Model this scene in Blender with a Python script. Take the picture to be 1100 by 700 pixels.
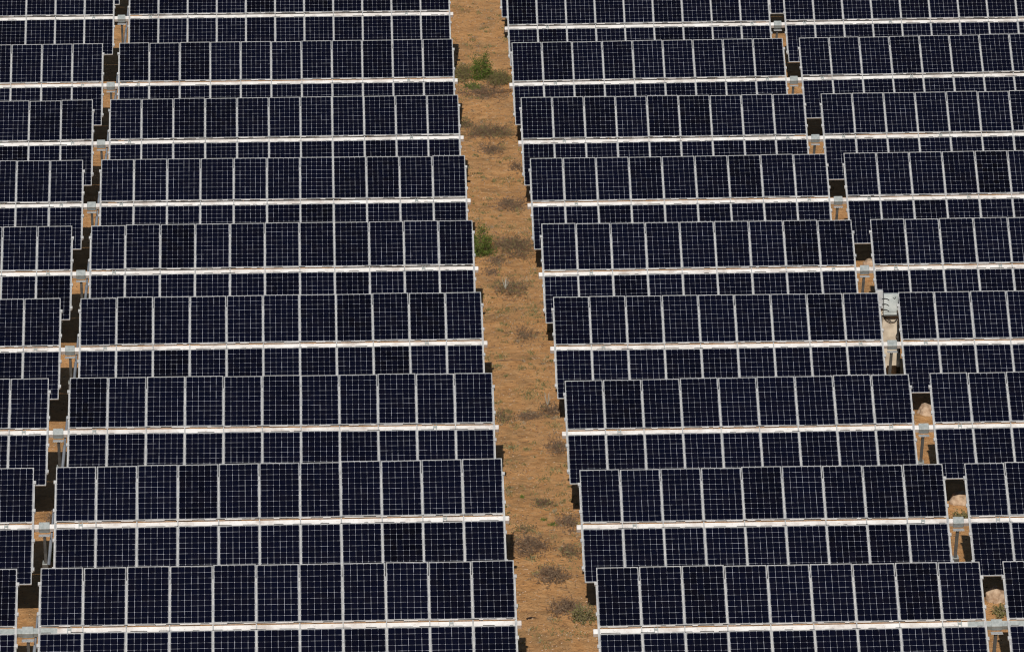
import bpy, math, random
from mathutils import Matrix, Vector, noise
R = math.radians
random.seed(7)
scene = bpy.context.scene
for o in list(bpy.data.objects): bpy.data.objects.remove(o)
C = scene.collection

# ------------------------------------------------------------------ camera
cam = bpy.data.cameras.new('camera'); cam_o = bpy.data.objects.new('camera', cam); C.objects.link(cam_o)
cam.sensor_width = 36.0; cam.lens = 36.0 * 6000 / 1100
cam.shift_x = -55.0 / 1100; cam.shift_y = 8.9 / 1100
cam.clip_start = 1.0; cam.clip_end = 6000
rt = Vector((0.99905091, -0.04339467, -0.00376657)); up = Vector((0.01527088, 0.26795954, 0.96330913)); fw = Vector((0.04079319, 0.96245238, -0.2683679))
M = Matrix((rt, up, -fw)).transposed().to_4x4(); M.translation = Vector((0, 0, 43.667))
cam_o.matrix_world = M
scene.camera = cam_o

# ------------------------------------------------------------------ daylight
SUN = Vector((-0.13, -1.25, 1.0)).normalized()          # direction towards the sun
elev = math.asin(SUN.z)
w = bpy.data.worlds.new('World'); scene.world = w; w.use_nodes = True
nt = w.node_tree; bg = nt.nodes['Background']
sky = nt.nodes.new('ShaderNodeTexSky'); sky.sky_type = 'NISHITA'; sky.sun_disc = False
sky.sun_elevation = elev; sky.sun_rotation = math.atan2(SUN.x, SUN.y)
sky.air_density = 1.0; sky.dust_density = 0.6
nt.links.new(sky.outputs[0], bg.inputs[0]); bg.inputs[1].default_value = 0.05
sl = bpy.data.lights.new('sun', 'SUN'); sl.energy = 5.0; sl.angle = R(0.5); sl.color = (1.0, 0.955, 0.89)
so = bpy.data.objects.new('sun', sl); C.objects.link(so)
so.rotation_euler = SUN.to_track_quat('Z', 'Y').to_euler(); so.location = (0, 100, 60)
vs = scene.view_settings; vs.view_transform = 'Standard'; vs.look = 'None'; vs.exposure = -0.38; vs.gamma = 1.0; vs.use_curve_mapping = False
scene.cycles.pixel_filter_type = 'BLACKMAN_HARRIS'; scene.cycles.filter_width = 1.15; scene.cycles.diffuse_bounces = 1
scene.render.resolution_x = 1024; scene.render.resolution_y = 651

# ------------------------------------------------------------------ materials
class N:
    def __init__(s, name):
        s.m = bpy.data.materials.new(name); s.m.use_nodes = True; s.t = s.m.node_tree
        s.b = s.t.nodes['Principled BSDF']; s.n = s.t.nodes; s.l = s.t.links
    def math(s, op, a, b=None, c=None, clamp=False):
        n = s.n.new('ShaderNodeMath'); n.operation = op; n.use_clamp = clamp
        for i, v in enumerate((a, b, c)):
            if v is None: continue
            if isinstance(v, (int, float)): n.inputs[i].default_value = v
            else: s.l.new(v, n.inputs[i])
        return n.outputs[0]
    def noise(s, scale, vec=None, detail=4, rough=0.55):
        n = s.n.new('ShaderNodeTexNoise'); n.inputs['Scale'].default_value = scale; n.inputs['Detail'].default_value = detail; n.inputs['Roughness'].default_value = rough
        if vec is not None: s.l.new(vec, n.inputs['Vector'])
        return n.outputs[0]
    def coord(s, k='Object'):
        n = s.n.new('ShaderNodeTexCoord'); return n.outputs[k]
    def pos(s): return s.n.new('ShaderNodeNewGeometry').outputs['Position']
    def ramp(s, fac, stops):
        n = s.n.new('ShaderNodeValToRGB'); e = n.color_ramp.elements
        while len(e) < len(stops): e.new(0.5)
        for k, (p, c) in enumerate(stops): e[k].position = p; e[k].color = (*c, 1)
        s.l.new(fac, n.inputs[0]); return n.outputs[0]
    def mix(s, f, a, b):
        n = s.n.new('ShaderNodeMix'); n.data_type = 'RGBA'
        for sock, v in ((n.inputs[0], f), (n.inputs[6], a), (n.inputs[7], b)):
            if isinstance(v, tuple): sock.default_value = (*v, 1)
            elif isinstance(v, (int, float)): sock.default_value = v
            else: s.l.new(v, sock)
        return n.outputs[2]
    def bump(s, h, dist, strength=1.0):
        n = s.n.new('ShaderNodeBump'); n.inputs['Distance'].default_value = dist; n.inputs['Strength'].default_value = strength
        s.l.new(h, n.inputs['Height']); s.l.new(n.outputs[0], s.b.inputs['Normal'])
    def col(s, c):
        if isinstance(c, tuple): s.b.inputs['Base Color'].default_value = (*c, 1)
        else: s.l.new(c, s.b.inputs['Base Color'])
    def set(s, **k):
        for a, v in k.items(): s.b.inputs[a.replace('_', ' ')].default_value = v

def mat_metal(name, a, b, scale, rough=0.45, metallic=0.0):
    s = N(name); f = s.noise(scale, s.pos(), 5)
    s.col(s.ramp(f, [(0.35, a), (0.62, b)])); s.set(Roughness=rough, Metallic=metallic); s.bump(f, 0.002, 0.3)
    return s.m

# dirt: red-orange desert sand with darker litter and pale grit
s = N('red_sand'); p = s.pos()
big = s.noise(0.55, p, 5, 0.6); mid = s.noise(3.2, p, 8, 0.66); fine = s.noise(17.0, p, 6, 0.7); grit = s.noise(60.0, p, 3, 0.7)
c = s.ramp(mid, [(0.28, (0.45, 0.215, 0.080)), (0.48, (0.65, 0.335, 0.132)), (0.72, (0.73, 0.435, 0.205))])
c = s.mix(s.math('MULTIPLY', s.math('SUBTRACT', big, 0.42), 1.6, clamp=True), c, (0.48, 0.285, 0.140))
patch = s.noise(0.9, p, 7, 0.62)
c = s.mix(s.math('MULTIPLY', s.math('MULTIPLY', s.math('SUBTRACT', patch, 0.51), 7.0, clamp=True), 0.6), c, (0.29, 0.18, 0.085))
lit = s.math('MULTIPLY', s.math('SUBTRACT', fine, 0.54), 6.0, clamp=True)
c = s.mix(s.math('MULTIPLY', lit, 0.75), c, (0.14, 0.078, 0.04))
pale = s.math('MULTIPLY', s.math('SUBTRACT', grit, 0.63), 9.0, clamp=True)
c = s.mix(s.math('MULTIPLY', pale, 0.6), c, (0.66, 0.47, 0.32))
s.col(c); s.set(Roughness=0.95); s.b.inputs['Specular IOR Level'].default_value = 0.1
h = s.math('ADD', s.math('MULTIPLY', mid, 1.0), s.math('MULTIPLY', fine, 0.5)); h = s.math('ADD', h, s.math('MULTIPLY', grit, 0.15))
s.bump(h, 0.10, 1.0); SAND = s.m

# solar cells: navy monocrystalline cells, thin pale lines between them, small pale diamonds where four corners meet
s = N('solar_glass')
uvn = s.n.new('ShaderNodeUVMap'); uvn.uv_map = 'UVMap'; sep = s.n.new('ShaderNodeSeparateXYZ'); s.l.new(uvn.outputs[0], sep.inputs[0])
u, v = sep.outputs[0], sep.outputs[1]                 # in cell units, lines on the integers
oi = s.n.new('ShaderNodeObjectInfo'); rnd = oi.outputs['Random']
_w = s.n.new('ShaderNodeTexWhiteNoise'); _w.noise_dimensions = '1D'; s.l.new(s.math('MULTIPLY', rnd, 371.0), _w.inputs['W']); rnd2 = _w.outputs[0]
def line(a, other, seed, hw):
    k = s.math('ROUND', a); d = s.math('ABSOLUTE', s.math('SUBTRACT', a, k))
    seg = s.math('FLOOR', other)
    cb = s.n.new('ShaderNodeCombineXYZ'); s.l.new(s.math('MULTIPLY', k, 3.17), cb.inputs[0]); s.l.new(s.math('ADD', s.math('MULTIPLY', rnd, 91.0), seed), cb.inputs[1]); s.l.new(s.math('FLOOR', s.math('MULTIPLY', other, 0.72)), cb.inputs[2])
    wn = s.n.new('ShaderNodeTexWhiteNoise'); wn.noise_dimensions = '3D'; s.l.new(cb.outputs[0], wn.inputs['Vector'])
    wid = s.math('MULTIPLY', s.math('ADD', hw * 0.62, s.math('MULTIPLY', s.math('POWER', wn.outputs[0], 4.0), hw * 2.1)), s.math('ADD', 0.56, s.math('MULTIPLY', rnd2, 0.36)))
    return d, s.math('LESS_THAN', d, wid)
du, lu = line(u, v, 1.0, 0.0100)
dv, lv = line(v, u, 7.0, 0.0080)
dia = s.math('LESS_THAN', s.math('ADD', du, dv), 0.080)
gl = s.math('MAXIMUM', s.math('MAXIMUM', lu, lv), dia)
inside = s.math('MULTIPLY', s.math('LESS_THAN', s.math('ABSOLUTE', s.math('SUBTRACT', u, 3.0)), 3.03), s.math('LESS_THAN', s.math('ABSOLUTE', s.math('SUBTRACT', v, 5.0)), 5.03))
tile = s.n.new('ShaderNodeCombineXYZ'); s.l.new(s.math('FLOOR', u), tile.inputs[0]); s.l.new(s.math('FLOOR', v), tile.inputs[1]); s.l.new(s.math('MULTIPLY', rnd, 57.0), tile.inputs[2])
tw = s.n.new('ShaderNodeTexWhiteNoise'); s.l.new(tile.outputs[0], tw.inputs['Vector'])
cellc = s.mix(s.math('POWER', rnd2, 0.35), (0.0014, 0.0015, 0.0032), (0.0024, 0.0031, 0.0100))
cellc = s.mix(s.math('MULTIPLY', tw.outputs[0], 0.45), cellc, (0.0032, 0.0042, 0.0140))
c = s.mix(s.math('MULTIPLY', gl, inside), cellc, (0.38, 0.40, 0.46))
c = s.mix(s.math('SUBTRACT', 1.0, inside), c, (0.008, 0.009, 0.015))
dust = s.noise(2.2, s.coord('Object'), 5, 0.6)
c = s.mix(s.math('MULTIPLY', s.math('SUBTRACT', dust, 0.45), 0.03, clamp=True), c, (0.35, 0.25, 0.17))
s.col(c); s.set(Roughness=0.22, IOR=1.35); s.b.inputs['Specular IOR Level'].default_value = 0.07; GLASS = s.m

ALU = mat_metal('frame_aluminium', (0.34, 0.35, 0.36), (0.50, 0.50, 0.49), 9.0, 0.5)
s = N('galvanised_tube'); p = s.pos(); f = s.noise(1.6, p, 8, 0.7); f2 = s.noise(14.0, p, 5, 0.7)
c = s.ramp(f, [(0.32, (0.50, 0.44, 0.40)), (0.50, (0.72, 0.69, 0.66)), (0.68, (0.82, 0.81, 0.80))])
c = s.mix(s.math('MULTIPLY', s.math('SUBTRACT', f2, 0.56), 5.0, clamp=True), c, (0.36, 0.30, 0.26))
s.col(c); s.set(Roughness=0.5); s.bump(f2, 0.003, 0.4); GALV = s.m
RAIL = mat_metal('rail_steel', (0.33, 0.34, 0.35), (0.50, 0.50, 0.49), 7.0, 0.5)
CAP = mat_metal('bearing_zinc', (0.27, 0.30, 0.295), (0.38, 0.405, 0.395), 12.0, 0.55)
STEEL = mat_metal('post_steel', (0.035, 0.034, 0.032), (0.075, 0.072, 0.066), 6.0, 0.6)
DAMP = mat_metal('damper_steel', (0.10, 0.12, 0.15), (0.18, 0.20, 0.23), 6.0, 0.5)
CONC = mat_metal('concrete', (0.40, 0.33, 0.25), (0.62, 0.53, 0.41), 3.5, 0.9)
BOXG = mat_metal('enclosure_paint', (0.40, 0.44, 0.43), (0.56, 0.59, 0.57), 4.0, 0.5)
CABLE = mat_metal('cable_rubber', (0.012, 0.012, 0.013), (0.03, 0.03, 0.03), 20.0, 0.6)
ROCK = mat_metal('pale_rock', (0.30, 0.19, 0.115), (0.52, 0.38, 0.26), 7.0, 0.95)
def leafmat(name, a, b, tr=0.0):
    s = N(name); s.col(s.ramp(s.noise(9.0, s.pos(), 3), [(0.3, a), (0.7, b)])); s.set(Roughness=0.8); s.b.inputs['Specular IOR Level'].default_value = 0.15
    return s.m
GREEN = leafmat('bush_leaf', (0.050, 0.090, 0.014), (0.15, 0.21, 0.040))
OLIVE = leafmat('olive_leaf', (0.10, 0.095, 0.030), (0.20, 0.18, 0.065))
TWIG = leafmat('dry_twig', (0.095, 0.060, 0.040), (0.25, 0.165, 0.11))
STRAW = leafmat('dry_straw', (0.20, 0.15, 0.095), (0.42, 0.33, 0.22))
DULL = leafmat('dull_straw', (0.15, 0.105, 0.065), (0.27, 0.19, 0.12))
WEED = leafmat('weed_leaf', (0.13, 0.125, 0.045), (0.28, 0.235, 0.11))

# ------------------------------------------------------------------ mesh helpers
class MB:
    def __init__(s): s.v = []; s.f = []; s.mi = []
    def box(s, x0, x1, y0, y1, z0, z1, m=0):
        b = len(s.v)
        s.v += [(x0,y0,z0),(x1,y0,z0),(x1,y1,z0),(x0,y1,z0),(x0,y0,z1),(x1,y0,z1),(x1,y1,z1),(x0,y1,z1)]
        for q in ((3,2,1,0),(4,5,6,7),(0,1,5,4),(1,2,6,5),(2,3,7,6),(3,0,4,7)): s.f.append(tuple(b+i for i in q)); s.mi.append(m)
    def bar(s, p, q, r, n=4, r2=None, m=0, rot=0.0):
        p, q = Vector(p), Vector(q); d = (q - p)
        if d.length < 1e-6: return
        d.normalize(); a = d.orthogonal().normalized(); c = d.cross(a); b = len(s.v); r2 = r if r2 is None else r2
        for pt, rr in ((p, r), (q, r2)):
            for k in range(n):
                t = 2*math.pi*k/n + rot; s.v.append(tuple(pt + a*math.cos(t)*rr + c*math.sin(t)*rr))
        for k in range(n):
            k2 = (k+1) % n; s.f.append((b+k, b+k2, b+n+k2, b+n+k)); s.mi.append(m)
        s.f.append(tuple(b+k for k in reversed(range(n)))); s.f.append(tuple(b+n+k for k in range(n))); s.mi += [m, m]
    def path(s, pts, r, n=5, m=0):
        for a, b in zip(pts, pts[1:]): s.bar(a, b, r, n, m=m)
    def quad(s, a, b, c, d, m=0):
        k = len(s.v); s.v += [tuple(a), tuple(b), tuple(c), tuple(d)]; s.f.append((k, k+1, k+2, k+3)); s.mi.append(m)
    def mesh(s, name, mats, smooth=False):
        me = bpy.data.meshes.new(name); me.from_pydata(s.v, [], s.f)
        for m in (mats if isinstance(mats, (list, tuple)) else [mats]): me.materials.append(m)
        me.polygons.foreach_set('material_index', s.mi)
        if smooth: me.polygons.foreach_set('use_smooth', [True]*len(s.f))
        me.update(); return me
def add(name, me, parent=None, loc=(0,0,0), rot=None):
    o = bpy.data.objects.new(name, me); C.objects.link(o); o.parent = parent; o.location = loc
    if rot: o.rotation_euler = rot
    return o
def tag(o, label=None, cat=None, group=None, kind=None):
    if label: o['label'] = label
    if cat: o['category'] = cat
    if group: o['group'] = group
    if kind: o['kind'] = kind
    return o
def bevel(me, wdt, seg=2):
    import bmesh
    bm = bmesh.new(); bm.from_mesh(me)
    bmesh.ops.bevel(bm, geom=list(bm.edges), offset=wdt, segments=seg, affect='EDGES', profile=0.6)
    bm.to_mesh(me); bm.free(); return me

# ------------------------------------------------------------------ ground
BUMPS = [(-7.4, 162.9, 1.1, 0.9, 0.22), (-7.4, 154.7, 1.1, 0.9, 0.20), (-7.4, 138.4, 1.0, 0.8, 0.26),
         (5.3, 189.5, 0.9, 0.9, 0.10), (5.4, 166.3, 0.8, 0.6, 0.10), (5.3, 181.0, 0.9, 0.6, 0.09),
         (5.9, 130.6, 0.6, 0.7, 0.10), (5.35, 133.6, 0.6, 0.6, 0.08), (4.9, 136.2, 0.6, 0.7, 0.08),
         (16.3, 139.2, 0.9, 0.8, 0.12), (16.3, 130.9, 0.9, 0.9, 0.12), (16.2, 147.4, 0.9, 0.8, 0.14)]
def gz(x, y):
    z = 0.10*noise.noise(Vector((x*0.28, y*0.22, 3.1))) + 0.045*noise.noise(Vector((x*0.9, y*0.8, 9.7))) + 0.022*noise.noise(Vector((x*2.6, y*2.6, 1.7)))
    z += 0.03 * math.exp(-((x-5.2)/0.5)**2) * noise.noise(Vector((x*5.0, y*4.0, 4.2)))
    for bx, by, sx, sy, hh in BUMPS:
        if abs(x-bx) < 4 and abs(y-by) < 4: z += hh*math.exp(-((x-bx)/sx)**2 - ((y-by)/sy)**2)
    k = max(0, min(1, (abs(x-5) - 40)/30)); z *= (1-k)
    return z
def span(a, b, st): 
    n = max(1, round((b-a)/st)); return [a + (b-a)*i/n for i in range(n)]
xs = [-3000, -1200, -500, -200, -100, -50] + span(-30, -8.6, 0.9) + span(-8.6, -6.4, 0.12) + span(-6.4, 3.4, 0.7) + span(3.4, 6.8, 0.08) + span(6.8, 14.6, 0.7) + span(14.6, 17.2, 0.12) + span(17.2, 40, 1.0) + [40, 70, 120, 250, 600, 1400, 3000]
ys = [-1500, -400, -50, 40, 80] + span(100, 122, 1.0) + span(122, 206, 0.12) + span(206, 225, 1.0) + [225, 245, 280, 360, 550, 1000, 2000, 4500]
gv = [(x, y, gz(x, y)) for y in ys for x in xs]; nx = len(xs)
gf = [(j*nx+i, j*nx+i+1, (j+1)*nx+i+1, (j+1)*nx+i) for j in range(len(ys)-1) for i in range(nx-1)]
gm = bpy.data.meshes.new('ground'); gm.from_pydata(gv, [], gf); gm.materials.append(SAND); gm.polygons.foreach_set('use_smooth', [True]*len(gf)); gm.update()
tag(add('ground', gm), kind='structure')

# ------------------------------------------------------------------ solar panel module (frame + backsheet, glass as sub-part)
PT = 1.01; PW = 0.991; G = 0.100; PL = 1.622; FW = 0.018
m = MB()
hx, hy = PW/2, PL/2
m.box(-hx, hx, hy-FW, hy, -0.035, 0, 0); m.box(-hx, hx, -hy, -hy+FW, -0.035, 0, 0)
m.box(-hx, -hx+FW, -hy+FW, hy-FW, -0.035, 0, 0); m.box(hx-FW, hx, -hy+FW, hy-FW, -0.035, 0, 0)
m.box(-hx+FW, hx-FW, -hy+FW, hy-FW, -0.013, -0.008, 1)
m.box(-0.06, 0.06, hy-0.20, hy-0.10, -0.033, -0.0135, 0)
PANEL = m.mesh('solar_panel', [ALU, mat_metal('backsheet', (0.20, 0.20, 0.20), (0.26, 0.26, 0.26), 4.0, 0.7)])
m = MB(); m.box(-hx+FW+0.0005, hx-FW-0.0005, -hy+FW+0.0005, hy-FW-0.0005, -0.0075, -0.0035)
GL = m.mesh('glass', GLASS); uvl = GL.uv_layers.new(name='UVMap')
for lp in GL.loops:
    co = GL.vertices[lp.vertex_index].co; uvl.data[lp.index].uv = (co.x/0.1555 + 3.0, co.y/0.1560 + 5.0)
# rail under each seam, with clamps
def rail_mesh(kind):
    m = MB(); w = 0.024; a = 1.35
    if kind == 'mid':
        m.box(-w, w, G+0.01, a, -0.0640, -0.0365); m.box(-w, w, -a, -G-0.01, -0.0640, -0.0365); m.box(-0.014, 0.014, -G-0.01, G+0.01, -0.0640, -0.0365); m.box(-0.0085, 0.0085, G+0.004, a-0.01, -0.036, -0.010); m.box(-0.0085, 0.0085, -a+0.01, -G-0.004, -0.036, -0.010)
        m.box(-0.010, 0.010, -G+0.002, G-0.002, -0.036, -0.020)
        for y in (1.26, 0.46, -0.46, -1.26): m.box(-0.022, 0.022, y-0.03, y+0.03, 0.0015, 0.007)
    else:
        sg = -1 if kind == 'left' else 1
        x0, x1 = sorted((sg*(-0.034), sg*0.022)); m.box(x0, x1, -a, a, -0.0640, -0.0365)
        x0, x1 = sorted((sg*(-0.008), sg*0.020)); m.box(x0, x1, -a+0.01, a-0.01, -0.036, -0.014)
        for y in (1.28, 0.44, -0.44, -1.28):
            x0, x1 = sorted((sg*(-0.03), sg*0.050)); m.box(x0, x1, y-0.045, y+0.045, 0.0015, 0.010)
            x0, x1 = sorted((sg*0.021, sg*0.050)); m.box(x0, x1, y-0.045, y+0.045, -0.055, 0.0012)
    return m.mesh('rail', RAIL)
RAILS = {k: rail_mesh(k) for k in ('mid', 'left', 'right')}
TY0, TY1 = -0.058, 0.080                                   # torque tube, square section, just under the rails
def tube_mesh(x0, x1, kind):
    m = MB(); m.box(x0, x1, TY0, TY1, -0.211, -0.0655); me = m.mesh('torque_tube', GALV); return bevel(me, 0.009, 1)
def bracket_mesh():
    m = MB(); m.box(-0.05, -0.03, TY0-0.012, TY1+0.012, -0.0650, -0.050); m.box(0.03, 0.05, TY0-0.012, TY1+0.012, -0.0650, -0.050)
    m.box(-0.028, 0.028, 0.0, 0.05, -0.0652, -0.045)
    m.box(-0.05, -0.03, TY0-0.014, TY0-0.001, -0.22, -0.0655); m.box(0.03, 0.05, TY0-0.014, TY0-0.001, -0.22, -0.0655)
    return m.mesh('bracket', CAP)
BRK = bracket_mesh()
def cable_mesh(x0, x1, rng, upper):
    """one lead clipped along the module ends, dipping out of sight and coming up again"""
    m = MB(); x = x0; pts = []; show = True
    while x < x1:
        L = rng.uniform(0.10, 0.5) if show else rng.uniform(0.08, 0.5)
        if upper: y, z = (G-0.010, 0.000) if show else (G-0.012, -0.042)
        else: y, z = (-G+0.014, -0.004) if show else (-G+0.010, -0.050)
        e = min(x+L, x1); pts.append((x, y + rng.uniform(-.003, .003), z - rng.uniform(0, .006))); pts.append((e-0.02, y + rng.uniform(-.003, .003), z - rng.uniform(0, .008)))
        x += L; show = not show
    m.path(pts, 0.0085, 5)
    return m.mesh('cable', CABLE)
H = 2.06
TAU = 0.66736
ROWS_L = [(199.5167,2.0842,-0.034,-0.0052,-0.094,0.0043,0.0),(189.9188,2.3666,0.0588,-0.0028,-1.4203,0.0823,0.0011),(180.9287,2.0585,-0.0153,0.0091,0.3966,-0.2867,0.0024),(172.669,2.0858,-0.0331,0.0201,-0.3136,-1.4998,0.0062),(164.6337,2.0711,-0.0325,-0.0172,-0.8081,-1.5728,-0.004),(156.4996,2.0985,-0.0312,-0.0119,-1.2772,-0.6488,-0.0026),(148.3893,2.1107,-0.0129,0.0075,-0.1936,-0.7597,0.0023),(140.0793,2.1729,0.0318,-0.0411,-0.8067,-0.6835,-0.0091),(132.0958,2.1519,0.0333,0.0159,0.8475,2.014,0.004),(123.7525,2.2244,0.0351,-0.0066,0.0472,-0.1953,0.0004)]
ROWS_R = [(196.5177,2.0944,0.06,-0.0067,-0.1275,0.0,0.0),(189.0611,2.0217,0.0949,0.0203,-0.008,1.2895,0.0186),(180.883,1.9253,-0.0204,0.0495,1.3141,-0.553,0.0262),(172.6932,1.9127,-0.0172,0.0144,2.3985,0.9456,0.0245),(164.6277,1.9061,-0.0227,0.0213,0.9827,0.8116,0.0248),(156.3339,1.932,-0.0065,0.0135,3.3489,1.3749,0.03),(148.3832,1.9151,0.0004,-0.017,0.8868,-0.0009,0.0177),(139.6653,2.0753,-0.05,0.022,-3.4442,-1.1182,-0.0158),(131.65,2.0384,-0.0354,0.0019,-2.0824,-1.3417,-0.0098),(123.8487,1.9543,-0.0032,0.0106,2.3594,0.1319,0.0246)]
LMl, LMn = -7.0224, 11; LLr = -7.5573; RMl, RMn = 6.0568, 9; RRl = 15.6801
ORD = ['topmost', 'second', 'third', 'fourth', 'fifth', 'sixth', 'seventh', 'eighth', 'ninth', 'lowest']
def row_frame(side, i):
    Y, Z, dX, zs, tl, tr, ysl = (ROWS_L if side == 'L' else ROWS_R)[i]
    xl, n = (LMl, LMn) if side == 'L' else (RMl, RMn)
    ln = n*PT
    return Y, Z, dX, zs/ln, tl, tr, ysl/ln, xl, ln
def build_table(side, i, x_start, ncol, label, group, ends):
    """ends: (left_kind, right_kind) each 'free' (tube sticks out) or 'gap' (tube runs on to the bearing)"""
    Y, Z, dX, sz, tl, tr, sy, xl, ln = row_frame(side, i)
    rng = random.Random(i*10 + ncol + (100 if side == 'R' else 0) + int(x_start))
    x0 = x_start + dX; off = x_start - (xl + ln/2)
    ax = Vector((1, sy, sz)).normalized()
    base = TAU
    yv = Vector((0, math.cos(base), math.sin(base))); yv = (yv - ax*yv.dot(ax)).normalized(); zv = ax.cross(yv)
    root = bpy.data.objects.new('solar_table', None); C.objects.link(root); root.empty_display_size = 0.3
    mw = Matrix((ax, yv, zv)).transposed().to_4x4(); mw.translation = Vector((x0, Y + sy*off, Z + sz*off)); root.matrix_world = mw
    tag(root, label, 'solar table', group)
    def tw(x):
        t = (x_start + x - xl)/ln
        if side == 'R': t = min(t, 1.0)
        t = max(t, -0.06); return R(tl*(1-t) + tr*t)
    L = ncol*PT
    for j in range(ncol):
        xc = (j+0.5)*PT; a = tw(xc)
        for sgn in (1, -1):
            a2 = a + R(rng.gauss(0, 0.16)); yc = sgn*(G + PL/2)
            Rm = Matrix.Rotation(a2, 4, 'X')
            pnl = add('solar_panel', PANEL, root, Rm @ Vector((xc + rng.gauss(0, 0.0012), yc + rng.gauss(0, 0.006), rng.uniform(0, 0.002))), (a2, 0, rng.gauss(0, 0.0012)))
            add('glass', GL, pnl)
    for j in range(ncol+1):
        k = 'mid'
        if j == 0 and ends[0] != 'off': k = 'left'
        if j == ncol and ends[1] != 'off': k = 'right'
        xx = j*PT; add('rail', RAILS[k], root, (xx, 0, 0), (tw(xx), 0, 0))
    e0 = {'free': -0.125, 'gap': -0.262, 'off': 0}[ends[0]]; e1 = {'free': L+0.125, 'gap': L+0.262, 'off': L}[ends[1]]
    add('torque_tube', tube_mesh(e0, e1, 0), root)
    m = MB(); x = 0.02                                     # bright cable tray along the foot of the upper modules
    m.box(0.0, L, G-0.0175, G-0.0015, -0.030, -0.006)
    add('cable_tray', m.mesh('cable_tray', GALV), root)
    add('cable', cable_mesh(0.05, L-0.05, rng, True), root); add('cable', cable_mesh(0.05, L-0.05, rng, False), root)
    bx = {('L', 'main'): [0.68, L-1.5], ('R', 'main'): [1.36, L-0.6], ('R', 'far'): [0.67, 3.7], ('L', 'far'): [L-0.66, 2.3]}[(side, 'main' if x_start in (LMl, RMl) else 'far')]
    for b in bx: add('bracket', BRK, root, (b + rng.uniform(-0.05, 0.05), 0, 0))
    if i == 9:                                            # grey sleeves beside the bearing on the nearest row
        m = MB(); 
        for (a, b) in (([(-0.25, 0.42)] if ends[0] == 'gap' else []) + ([(L-0.42, L+0.25)] if ends[1] == 'gap' else [])):
            m.box(a, b, TY0-0.006, TY1+0.006, -0.217, -0.0645)
            for xq in (a+0.07, b-0.1): m.bar((xq, 0.02, -0.0645), (xq, 0.02, -0.056), 0.018, 6)
        if m.v: add('sleeve', m.mesh('sleeve', CAP), root)
    return root
def where(i): return ORD[i] + (' row of the picture' if i in (0, 9) else ' row from the top')
for i in range(10):
    near = {1: ', its far corner by the tall green bush', 5: ', just below the bush hiding under the row behind'}.get(i, '')
    build_table('L', i, LMl, LMn, 'wide solar table of eleven columns left of the dirt aisle, ' + where(i), 'solar tables directly left of the dirt aisle', ('gap', 'free'))
    build_table('L', i, LLr-8*PT, 8, 'solar table cut by the left picture edge, ' + where(i), 'solar tables at the left picture edge', ('off', 'gap'))
    build_table('R', i, RMl, RMn, 'solar table of nine columns right of the dirt aisle, ' + where(i), 'solar tables directly right of the dirt aisle', ('free', 'gap'))
    build_table('R', i, RRl, 9, 'solar table cut by the right picture edge, ' + where(i), 'solar tables at the right picture edge', ('gap', 'off'))

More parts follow.
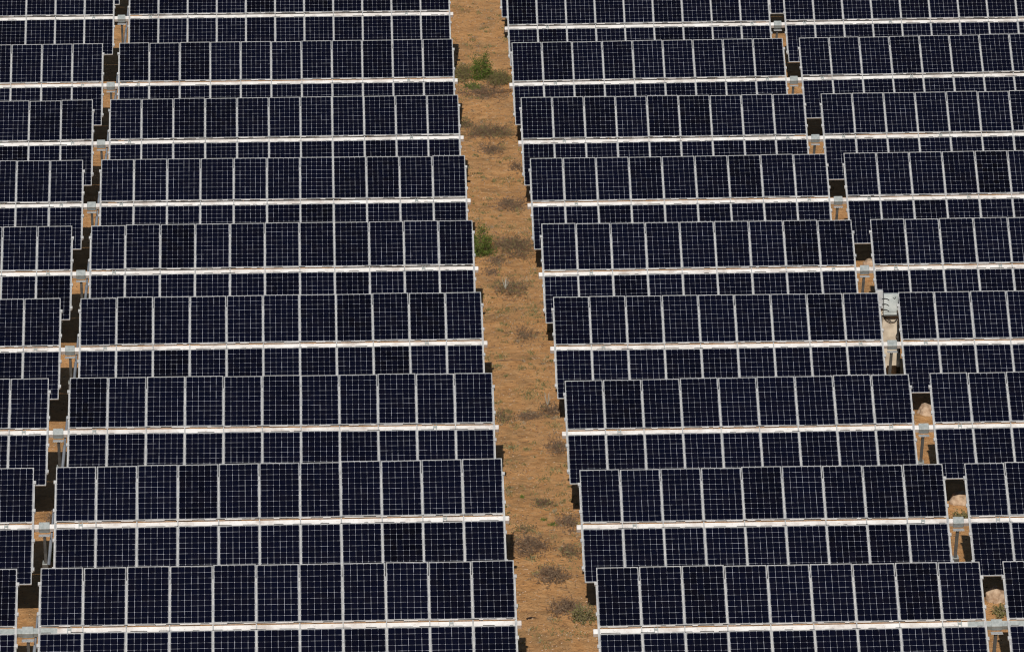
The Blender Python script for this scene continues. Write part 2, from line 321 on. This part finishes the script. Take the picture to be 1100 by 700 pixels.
# ------------------------------------------------------------------ support posts with bearing in the gaps
def post(side, i):
    Y, Z, dX, sz, tl, tr, sy, xl, ln = row_frame(side, i)
    xc = ((LLr + LMl)/2 if side == 'L' else (RMl + RMn*PT + RRl)/2) + dX
    off = xc - (xl + ln/2); y = Y + sy*off; z = Z + sz*off; g = gz(xc, y)
    tau = TAU + R(tl if side == 'L' else tr)
    root = bpy.data.objects.new('support_post', None); C.objects.link(root); root.location = (xc, y, g)
    tag(root, 'steel post with grey bearing in the %s gap, %s' % ('left' if side == 'L' else 'right', where(i)), 'support post', 'steel posts in the %s gap' % ('left' if side == 'L' else 'right'))
    top = z - g
    lean = 0.02 if side == 'L' else -0.075
    zb = top - 1.0                                          # flange where the upper post is bolted on
    def P(zz): return (lean*(top - zz) if side == 'L' else lean*(top-zz), 0.02)
    m = MB()                                                # I-section upper post
    def ipost(m, z0, z1, wd, dp, t):
        for (xa, xb, ya, yb) in ((-wd/2, wd/2, -dp/2, -dp/2+t), (-wd/2, wd/2, dp/2-t, dp/2), (-t/2, t/2, -dp/2+t, dp/2-t)):
            b = len(m.v)
            for zz in (z0, z1):
                px, py = P(zz)
                m.v += [(xa+px, ya+py, zz), (xb+px, ya+py, zz), (xb+px, yb+py, zz), (xa+px, yb+py, zz)]
            for q in ((3,2,1,0),(4,5,6,7),(0,1,5,4),(1,2,6,5),(2,3,7,6),(3,0,4,7)): m.f.append(tuple(b+k for k in q)); m.mi.append(0)
    ipost(m, zb+0.02, top-0.272, 0.070, 0.11, 0.009)
    add('post_shaft', m.mesh('post_shaft', STEEL), root)
    m = MB(); px, py = P(zb); m.box(px-0.085, px+0.085, py-0.09, py+0.09, zb, zb+0.02)
    for sx in (-0.07, 0.07):
        for sy2 in (-0.07, 0.07): m.bar((px+sx, py+sy2, zb+0.021), (px+sx, py+sy2, zb+0.06), 0.014, 6)
    add('flange_plate', m.mesh('flange_plate', CAP), root)
    m = MB(); px0, py0 = P(zb); m.box(px0-0.09, px0+0.09, py0-0.09, py0+0.09, -0.3, zb-0.001); add('pile', m.mesh('pile', STEEL), root)
    # bearing housing, tilted with the table
    m = MB(); m.box(-0.135, 0.135, TY0-0.02, TY1+0.05, -0.235, -0.045); me = bevel(m.mesh('bearing', CAP), 0.02, 2)
    add('bearing', me, root, (0, 0, top), (tau, 0, 0))
    m = MB(); m.box(-0.14, 0.14, -0.09, 0.10, top-0.272, top-0.262)
    for k in range(5): m.bar((-0.12+0.06*k, -0.095, top-0.262), (-0.12+0.06*k, -0.095, top-0.235), 0.010, 6)
    add('bearing_plate', m.mesh('bearing_plate', ALU), root)
    if side == 'L':
        m = MB(); a0 = (0.23, math.cos(tau)*0.55, top + math.sin(tau)*0.55 - 0.10); a1 = (0.10, -0.25, zb+0.05); am = tuple((Vector(a0)*0.45 + Vector(a1)*0.55))
        m.bar(a0, am, 0.030, 8); m.bar(am, a1, 0.042, 8)
        m.bar((a0[0]-0.03, a0[1], a0[2]), (a0[0]+0.05, a0[1], a0[2]), 0.035, 8)
        add('damper', m.mesh('damper', DAMP), root)
for i in range(1, 10): post('L', i); post('R', i)

# ------------------------------------------------------------------ electrical boxes on a concrete pillar (right gap, seventh row from top)
root = bpy.data.objects.new('inverter_pillar', None); C.objects.link(root)
PX, PY = 15.50, 149.95; root.location = (PX, PY, gz(PX, PY))
tag(root, 'pale concrete pillar carrying grey electrical boxes and loose cables behind a gap post', 'electrical cabinet')
m = MB(); m.box(-0.26, 0.26, 0.0, 0.22, -0.3, 2.45); add('pillar', bevel(m.mesh('pillar', CONC), 0.012, 1), root)
m = MB(); m.box(-0.20, 0.20, -0.16, -0.002, 2.30, 2.90); me = bevel(m.mesh('electrical_box', BOXG), 0.015, 2); bx = add('electrical_box', me, root)
m = MB()
for k in range(3):
    zc = 2.42 + 0.16*k
    m.path([(-0.24, -0.15, zc+0.03), (-0.17, -0.19, zc+0.05), (-0.11, -0.185, zc+0.035), (-0.05, -0.175, zc-0.01)], 0.011, 6)
m.path([(0.05, -0.165, 2.80), (0.10, -0.19, 2.78), (0.14, -0.165, 2.82)], 0.010, 6)
add('cable', m.mesh('cable', CABLE), bx)
m = MB(); m.box(-0.17, 0.17, -0.175, -0.161, 2.40, 2.80, 0); add('box_door', bevel(m.mesh('box_door', BOXG), 0.004, 1), bx)
m = MB(); m.box(-0.43, -0.215, -0.14, 0.03, 2.48, 3.0); add('electrical_box', bevel(m.mesh('electrical_box', ALU), 0.015, 2), root)
m = MB(); m.box(-0.20, 0.22, -0.185, -0.004, 2.275, 2.298); add('cable_tray', m.mesh('cable_tray', STEEL), root)
m = MB()
m.path([(-0.21, -0.03, 2.26), (-0.12, -0.06, 2.13), (0.0, -0.07, 2.07), (0.12, -0.06, 2.08), (0.21, -0.03, 2.16)], 0.011, 6)
m.path([(-0.23, -0.05, 2.27), (-0.24, -0.05, 1.9), (-0.22, -0.05, 1.5), (-0.235, -0.05, 1.1)], 0.016, 6)
m.path([(-0.19, -0.03, 2.20), (-0.08, -0.05, 2.17), (0.02, -0.05, 2.11)], 0.009, 6)
for k in range(4): m.path([(0.20+0.025*k, -0.04, 2.1-0.12*k), (0.215+0.02*k, -0.06, 1.5), (0.20+0.03*k, -0.05, 0.9), (0.21+0.02*k, -0.04, 0.05)], 0.014, 6)
m.path([(0.20, -0.06, 1.75), (0.16, -0.08, 1.66), (0.20, -0.08, 1.58), (0.24, -0.06, 1.66), (0.20, -0.06, 1.75)], 0.011, 6)
add('conduit', m.mesh('conduit', CABLE), root)

# ------------------------------------------------------------------ plants
def shrub_mesh(rng, rx, ry, rz, n, leafy=0.0, flat=0.35, tw=0.006, lean=0.0):
    """twiggy dome: stems fan out from a few crowns, fork, and end in finer twigs; leaves on the leafy ones"""
    m = MB()
    for _ in range(n):
        bx, by = rng.gauss(0, 0.42)*rx, rng.gauss(0, 0.42)*ry
        az = rng.uniform(0, 2*math.pi); el = rng.uniform(0.25, 1.5) if rng.random() < 0.7 else rng.uniform(0.0, 0.4)
        Ls = rz*rng.uniform(0.45, 1.1) if el > 0.5 else min(rx, ry)*rng.uniform(0.3, 0.8)
        d = Vector((math.cos(az)*math.cos(el), math.sin(az)*math.cos(el), math.sin(el)))
        p = Vector((bx, by, -0.02)); fall = 1.0 - 0.45*min(1, math.hypot(bx/rx, by/ry)); Ls *= fall
        segs = 3
        for k in range(segs):
            d2 = (d + Vector((rng.gauss(0, 0.28), rng.gauss(0, 0.28), rng.gauss(0, 0.15)))).normalized()
            q = p + d2*Ls/segs; q.z = max(q.z, 0.005)
            m.bar(p, q, tw*(1-0.25*k), 3, tw*(0.8-0.25*k), 0)
            for _b in range(2):
                e = (d2 + Vector((rng.gauss(0, 0.7), rng.gauss(0, 0.7), rng.gauss(0.1, 0.4)))).normalized()
                e2 = q + e*Ls*rng.uniform(0.15, 0.35); e2.z = max(e2.z, 0.005)
                m.bar(q, e2, tw*0.5, 3, tw*0.25, 0)
                if rng.random() < leafy:
                    for _l in range(3):
                        c = q.lerp(e2, rng.uniform(0.2, 1)); a = Vector((rng.gauss(0, 1), rng.gauss(0, 1), rng.gauss(0, 1))).normalized(); b = a.orthogonal().normalized()
                        s1 = rng.uniform(0.016, 0.032); s2 = s1*0.45
                        m.quad(c - b*s2, c + a*s1, c + b*s2, c - a*s1*0.6, 1)
            p, d = q, d2
    return m
def plant(name, label, cat, x, y, rx, ry, rz, n, mats, leafy=0.0, group=None, seed=0, tw=0.006):
    rng = random.Random(seed*17 + int(x*100) + int(y*10))
    o = add(name, shrub_mesh(rng, rx, ry, rz, n, leafy, tw=tw).mesh(name, mats), None, (x, y, gz(x, y)))
    return tag(o, label, cat, group)
def leafy(name, label, x, y, rx, ry, rz, nleaf, mats, group=None, seed=0, leaf=0.030, cone=1.3):
    rng = random.Random(seed); m = MB(); stems = []
    for k in range(34):                                   # upright, slightly leaning stems; leaves cluster round them
        a = rng.uniform(0, 6.283); q = math.sqrt(rng.random()); hgt = rz*(1 - 0.62*q**cone)*rng.uniform(0.62, 1.12)
        b = Vector((math.cos(a)*q*rx*0.5, math.sin(a)*q*ry*0.5, -0.02)); t = Vector((math.cos(a)*q*rx*1.0, math.sin(a)*q*ry*1.0, hgt)) + Vector((rng.gauss(0, .04), rng.gauss(0, .04), 0))
        mid = b.lerp(t, 0.5) + Vector((rng.gauss(0, .03), rng.gauss(0, .03), 0)); m.bar(b, mid, .008, 4, .006); m.bar(mid, t, .006, 4, .002); stems.append((b, mid, t))
    for k in range(nleaf):
        b, mid, t = rng.choice(stems); f = rng.uniform(0.08, 1.03); p = b.lerp(mid, f*2) if f < .5 else mid.lerp(t, f*2-1)
        spread = 0.11*(1.15 - 0.75*f); p = p + Vector((rng.gauss(0, spread), rng.gauss(0, spread), rng.gauss(0, .03))); p.z = max(p.z, .01)
        a = Vector((rng.gauss(0, 1), rng.gauss(0, 1), rng.gauss(0.3, .8))).normalized(); c = a.orthogonal().normalized(); c = Matrix.Rotation(rng.uniform(0, 6.28), 3, a) @ c
        s1 = leaf*rng.uniform(.6, 1.3); m.quad(p - c*s1*.4, p + a*s1, p + c*s1*.4, p - a*s1*.7, 1 if rng.random() < .85 else 2)
    return tag(add(name, m.mesh(name, mats), None, (x, y, gz(x, y))), label, 'bush', group)
G1 = 'green bushes'; G2 = 'dry shrubs in the dirt aisle'
leafy('green_bush', 'tall bright green bush standing alone in the dirt aisle near the top of the picture', 5.22, 189.4, 0.33, 0.36, 1.20, 4600, [TWIG, GREEN, OLIVE], None, 1)
leafy('green_bush', 'rounded green bush half hidden by the end of a left table, middle of the aisle', 4.50, 165.9, 0.46, 0.42, 1.12, 4200, [TWIG, GREEN, OLIVE], None, 2)
leafy('green_bush', 'small dark green bush beside a post in the left gap, second row from bottom', -7.12, 135.9, 0.22, 0.30, 0.80, 2200, [TWIG, GREEN, OLIVE], None, 3)
plant('green_bush', 'low green clump at the foot of the tall bright green bush, on its left', 'bush', 4.92, 188.5, 0.30, 0.5, 0.20, 150, [TWIG, GREEN], 0.9, tw=0.005)
plant('olive_shrub', 'olive shrub right of the tall bright green bush', 'shrub', 5.80, 189.3, 0.44, 1.0, 0.38, 460, [TWIG, OLIVE], 0.8)
plant('olive_shrub', 'olive brown scrub left of the tall bright green bush, against the table end', 'shrub', 4.62, 190.2, 0.32, 1.5, 0.36, 330, [TWIG, OLIVE], 0.7)
plant('olive_shrub', 'yellow green shrub at the bottom of the aisle, leaning on a bigger dry one', 'shrub', 5.98, 130.2, 0.26, 0.4, 0.42, 150, [STRAW, OLIVE], 0.8)
plant('olive_shrub', 'yellow green shrub in front of the pale boulder in the lowest right gap', 'shrub', 16.28, 130.2, 0.16, 0.3, 0.30, 90, [STRAW, OLIVE], 0.8)
plant('olive_shrub', 'olive shrub before the pale boulder in the right gap, second row from bottom', 'shrub', 16.22, 138.2, 0.26, 0.3, 0.28, 120, [STRAW, OLIVE], 0.7)
D = [(5.3, 181.4, .75, .8, .30, 330, 'widest dry grey shrub, in the aisle below the tall green bush'),
     (5.25, 187.6, .85, .7, .12, 240, 'flat dry mat spread in front of the tall green bush'),
     (5.2, 179.3, .40, .6, .20, 150, 'small round dry shrub just below the widest dry grey shrub'),
     (4.5, 183.2, .25, .6, .30, 110, 'dark dry shrub against the left table end, third row from the top'),
     (5.98, 176.9, .20, .5, .25, 80, 'narrow dry shrub against the right tables, fourth row from the top'),
     (5.65, 172.0, .55, .6, .18, 170, 'dry shrub low to the sand beside the right table, fourth row from the top'),
     (5.5, 166.6, .70, .9, .28, 320, 'brown brushwood shrub right of the half hidden green bush'),
     (4.95, 165.2, .35, .5, .16, 130, 'low grey tangle at the foot of the half hidden green bush'),
     (4.75, 163.8, .30, .4, .10, 90, 'flat dry patch of twigs by the left tube end, sixth row from the top'),
     (5.3, 161.6, .50, .7, .20, 180, 'dry grey shrub with a pale upright stalk beside it, mid aisle'),
     (5.5, 156.6, .45, .8, .18, 160, 'brown twiggy shrub mid aisle beside the left tube end of the seventh row'),
     (5.93, 148.7, .28, .5, .24, 110, 'dark dry shrub by the right table, eighth row from the top'),
     (4.6, 148.1, .26, .5, .22, 100, 'dark dry shrub by the left table, eighth row from the top'),
     (5.35, 148.2, .40, .3, .14, 110, 'thin line of dry twigs across the aisle between two dark shrubs'),
     (5.95, 145.0, .28, .6, .26, 120, 'grey shrub against the right table end, lower half of the aisle'),
     (5.4, 140.2, .28, .3, .22, 110, 'small grey twig ball alone in the lower aisle'),
     (5.95, 138.4, .32, .6, .22, 130, 'grey shrub beside the right tube end, ninth row from the top'),
     (4.9, 136.2, .46, .6, .24, 200, 'grey shrub by the left table end, lower aisle'),
     (5.93, 135.7, .26, .5, .24, 110, 'dry shrub hugging the right table end above the biggest brown mound'),
     (5.35, 133.6, .38, .5, .26, 190, 'dark brown mounded shrub in the centre of the lower aisle'),
     (5.62, 131.0, .38, .4, .28, 170, 'brown shrub beside the yellow green one at the bottom of the aisle'),
     (4.86, 137.9, .3, .4, .15, 80, 'thin grey twigs behind the shrub by the left table end'),
     (-7.4, 138.5, .16, .4, .15, 60, 'dry stalks in the left gap, second row from the bottom')]
for k, (x, y, rx, ry, rz, n, lb) in enumerate(D):
    rx *= 1.25; ry *= 1.7; rz *= 0.9; n = int(n*1.7)
    plant('dry_shrub', lb, 'shrub', x, y, rx, ry, rz, n, [TWIG, WEED if k % 3 == 0 else DULL], 0.15, G2 if x > 0 else None, seed=k)
# pale upright stalks
m = MB(); rng = random.Random(3)
for k in range(14):
    a = rng.uniform(0, 6.28); m.bar((0, 0, 0), (math.cos(a)*rng.uniform(.02, .14), math.sin(a)*.08, rng.uniform(.2, .42)), 0.008, 3, 0.003)
t1 = m.mesh('grass_tuft', leafmat('pale_stalk', (0.42, 0.40, 0.33), (0.60, 0.57, 0.50)))
tag(add('grass_tuft', t1, None, (5.12, 161.6, gz(5.12, 161.6))), 'pale upright grass stalks in the middle of the aisle', 'grass tuft')
tag(add('grass_tuft', t1, None, (5.88, 149.3, gz(5.88, 149.3)), (0, 0, 2)), 'pale upright grass stalks near the right table, eighth row from the top', 'grass tuft')

# uncountable low weeds and litter over the aisle and the gaps
def near_aisle(x): return 4.0 <= x <= 6.7
rng = random.Random(21)
wd = MB()
def weed(x, y, r, n, mi):
    z = gz(x, y)
    for _ in range(n):
        a = rng.uniform(0, 6.28); q = rng.random()*r; px, py = x + math.cos(a)*q, y + math.sin(a)*q*1.6
        b = Vector((px, py, z-0.01)); t = b + Vector((rng.gauss(0, .03), rng.gauss(0, .03), rng.uniform(.02, .075))); s_ = Vector((rng.gauss(0, 1), rng.gauss(0, 1), 0)).normalized()*rng.uniform(.006, .014)
        wd.quad(b - s_, b + s_, t + s_*0.5, t - s_*0.5, mi)
SP = [(4.72,145.1,.25,150,1),(5.15,145.0,.12,60,0),(5.3,153.0,.2,90,0),(4.74,154.2,.28,160,0),(4.6,153.2,.2,110,0),(5.6,154.6,.15,60,0),(5.4,150.6,.5,260,0),(5.85,151.3,.3,120,0),
      (5.1,159.4,.45,200,0),(4.55,159.4,.12,60,0),(5.0,157.6,.15,60,0),(4.86,140.8,.06,40,2),(5.35,138.7,.10,60,2),(5.55,138.3,.13,90,2),(5.0,133.9,.18,90,0),(5.5,142.3,.2,70,0),(5.75,143.0,.3,120,0),
      (5.1,196.3,.15,70,0),(5.7,195.2,.25,90,0),(5.2,175.2,.10,60,0),(4.85,175.8,.10,50,0),(5.75,177.9,.25,70,0),(5.0,173.0,.12,60,0),(4.8,172.2,.12,60,0),(5.5,169.3,.5,160,0),(4.95,135.4,.2,80,1),(4.45,168.0,.15,60,1),(5.8,158.6,.3,120,0),(5.5,175.0,.4,80,0),(6.0,147.0,.2,60,0)]
for a in SP: weed(*a)
for _ in range(1300):
    x = rng.uniform(4.1, 6.5); y = rng.uniform(124, 204)
    if noise.noise(Vector((x*1.1, y*0.5, 8))) > -0.05: weed(x, y, rng.uniform(.03, .22), rng.randint(5, 30), 0 if rng.random() < .75 else 3)
for gx in (-7.3, 15.6, 16.3):
    for _ in range(60): weed(gx + rng.uniform(-.6, .7), rng.uniform(124, 204), rng.uniform(.03, .1), rng.randint(4, 10), 3)
tag(add('ground_weeds', wd.mesh('ground_weeds', [WEED, leafmat('weed_grey_green', (0.13, 0.14, 0.06), (0.24, 0.24, 0.12)), GREEN, STRAW])), 'sparse low weeds and dry stalks scattered over the red sand', 'weeds', kind='stuff')
lt = MB()
for _ in range(11000):
    if rng.random() < .75: x = rng.uniform(4.0, 6.6)
    else: x = rng.choice((-7.3, 15.9)) + rng.uniform(-.7, .9)
    y = rng.uniform(124, 205); z = gz(x, y); a = rng.uniform(0, 3.14); L = rng.uniform(.03, .16)
    if rng.random() < .5:
        lt.bar((x, y, z+.008), (x+math.cos(a)*L, y+math.sin(a)*L, gz(x+math.cos(a)*L, y+math.sin(a)*L)+.012), .004, 3, .002, rng.choice((0, 0, 0, 1)))
    else:
        r = rng.uniform(.006, .022); lt.bar((x-r, y, z-.002), (x+r*.6, y+r*.4, z+r*.7), r, 5, r*.55, rng.choice((2, 2, 3)))
tag(add('twigs_and_pebbles', lt.mesh('twigs_and_pebbles', [TWIG, STRAW, ROCK, leafmat('dark_stone', (0.10, 0.06, 0.04), (0.2, 0.12, 0.07))])), 'fallen twigs and small pebbles strewn over the red sand', 'ground litter', kind='stuff')
m = MB(); m.bar((-.35, 0, .03), (.0, .03, .05), .012, 5, .01); m.bar((0, .03, .05), (.38, -.02, .03), .010, 5, .006); m.bar((0, .03, .05), (.12, .16, .05), .006, 4, .003)
tag(add('fallen_stick', m.mesh('fallen_stick', TWIG), None, (4.98, 153.6, gz(4.98, 153.6))), 'long reddish stick lying across the middle of the aisle', 'stick')
m = MB(); m.bar((-.12, -.03, .03), (.02, .03, .05), .022, 5, .018); m.bar((.02, .03, .05), (.15, 0, .03), .015, 5, .006)
tag(add('fallen_stick', m.mesh('fallen_stick', leafmat('charred', (.03, .02, .015), (.06, .04, .03))), None, (4.72, 130.5, gz(4.72, 130.5))), 'short dark stick on bare sand in the bottom of the aisle', 'stick')

# boulders / dirt heaps in the right gap
def boulder(x, y, rx, ry, rz, lb, seed):
    import bmesh
    bm = bmesh.new(); bmesh.ops.create_icosphere(bm, subdivisions=4, radius=1)
    for v in bm.verts:
        n = 1 + 0.22*noise.noise(v.co*1.3 + Vector((seed, 0, 0))) + 0.10*noise.noise(v.co*4 + Vector((seed, 3, 0))) + 0.07*noise.noise(v.co*9) + 0.04*noise.noise(v.co*21)
        v.co = Vector((v.co.x*rx*n, v.co.y*ry*n, v.co.z*rz*n))
    me = bpy.data.meshes.new('boulder'); bm.to_mesh(me); bm.free(); me.materials.append(ROCK); me.polygons.foreach_set('use_smooth', [True]*len(me.polygons))
    tag(add('boulder', me, None, (x, y, gz(x, y)+rz*0.12)), lb, 'boulder', 'pale boulders in the right gap')
boulder(16.27, 131.1, .27, .26, .30, 'pale boulder behind a yellow green shrub in the lowest right gap', 1)
boulder(16.30, 139.3, .27, .28, .26, 'pale boulder in the right gap, second row from the bottom', 5)
boulder(16.30, 147.5, .27, .3, .24, 'pale boulder in the right gap, third row from the bottom', 9)
boulder(16.30, 163.7, .22, .3, .20, 'small pale boulder in the right gap, fifth row from the top', 13)
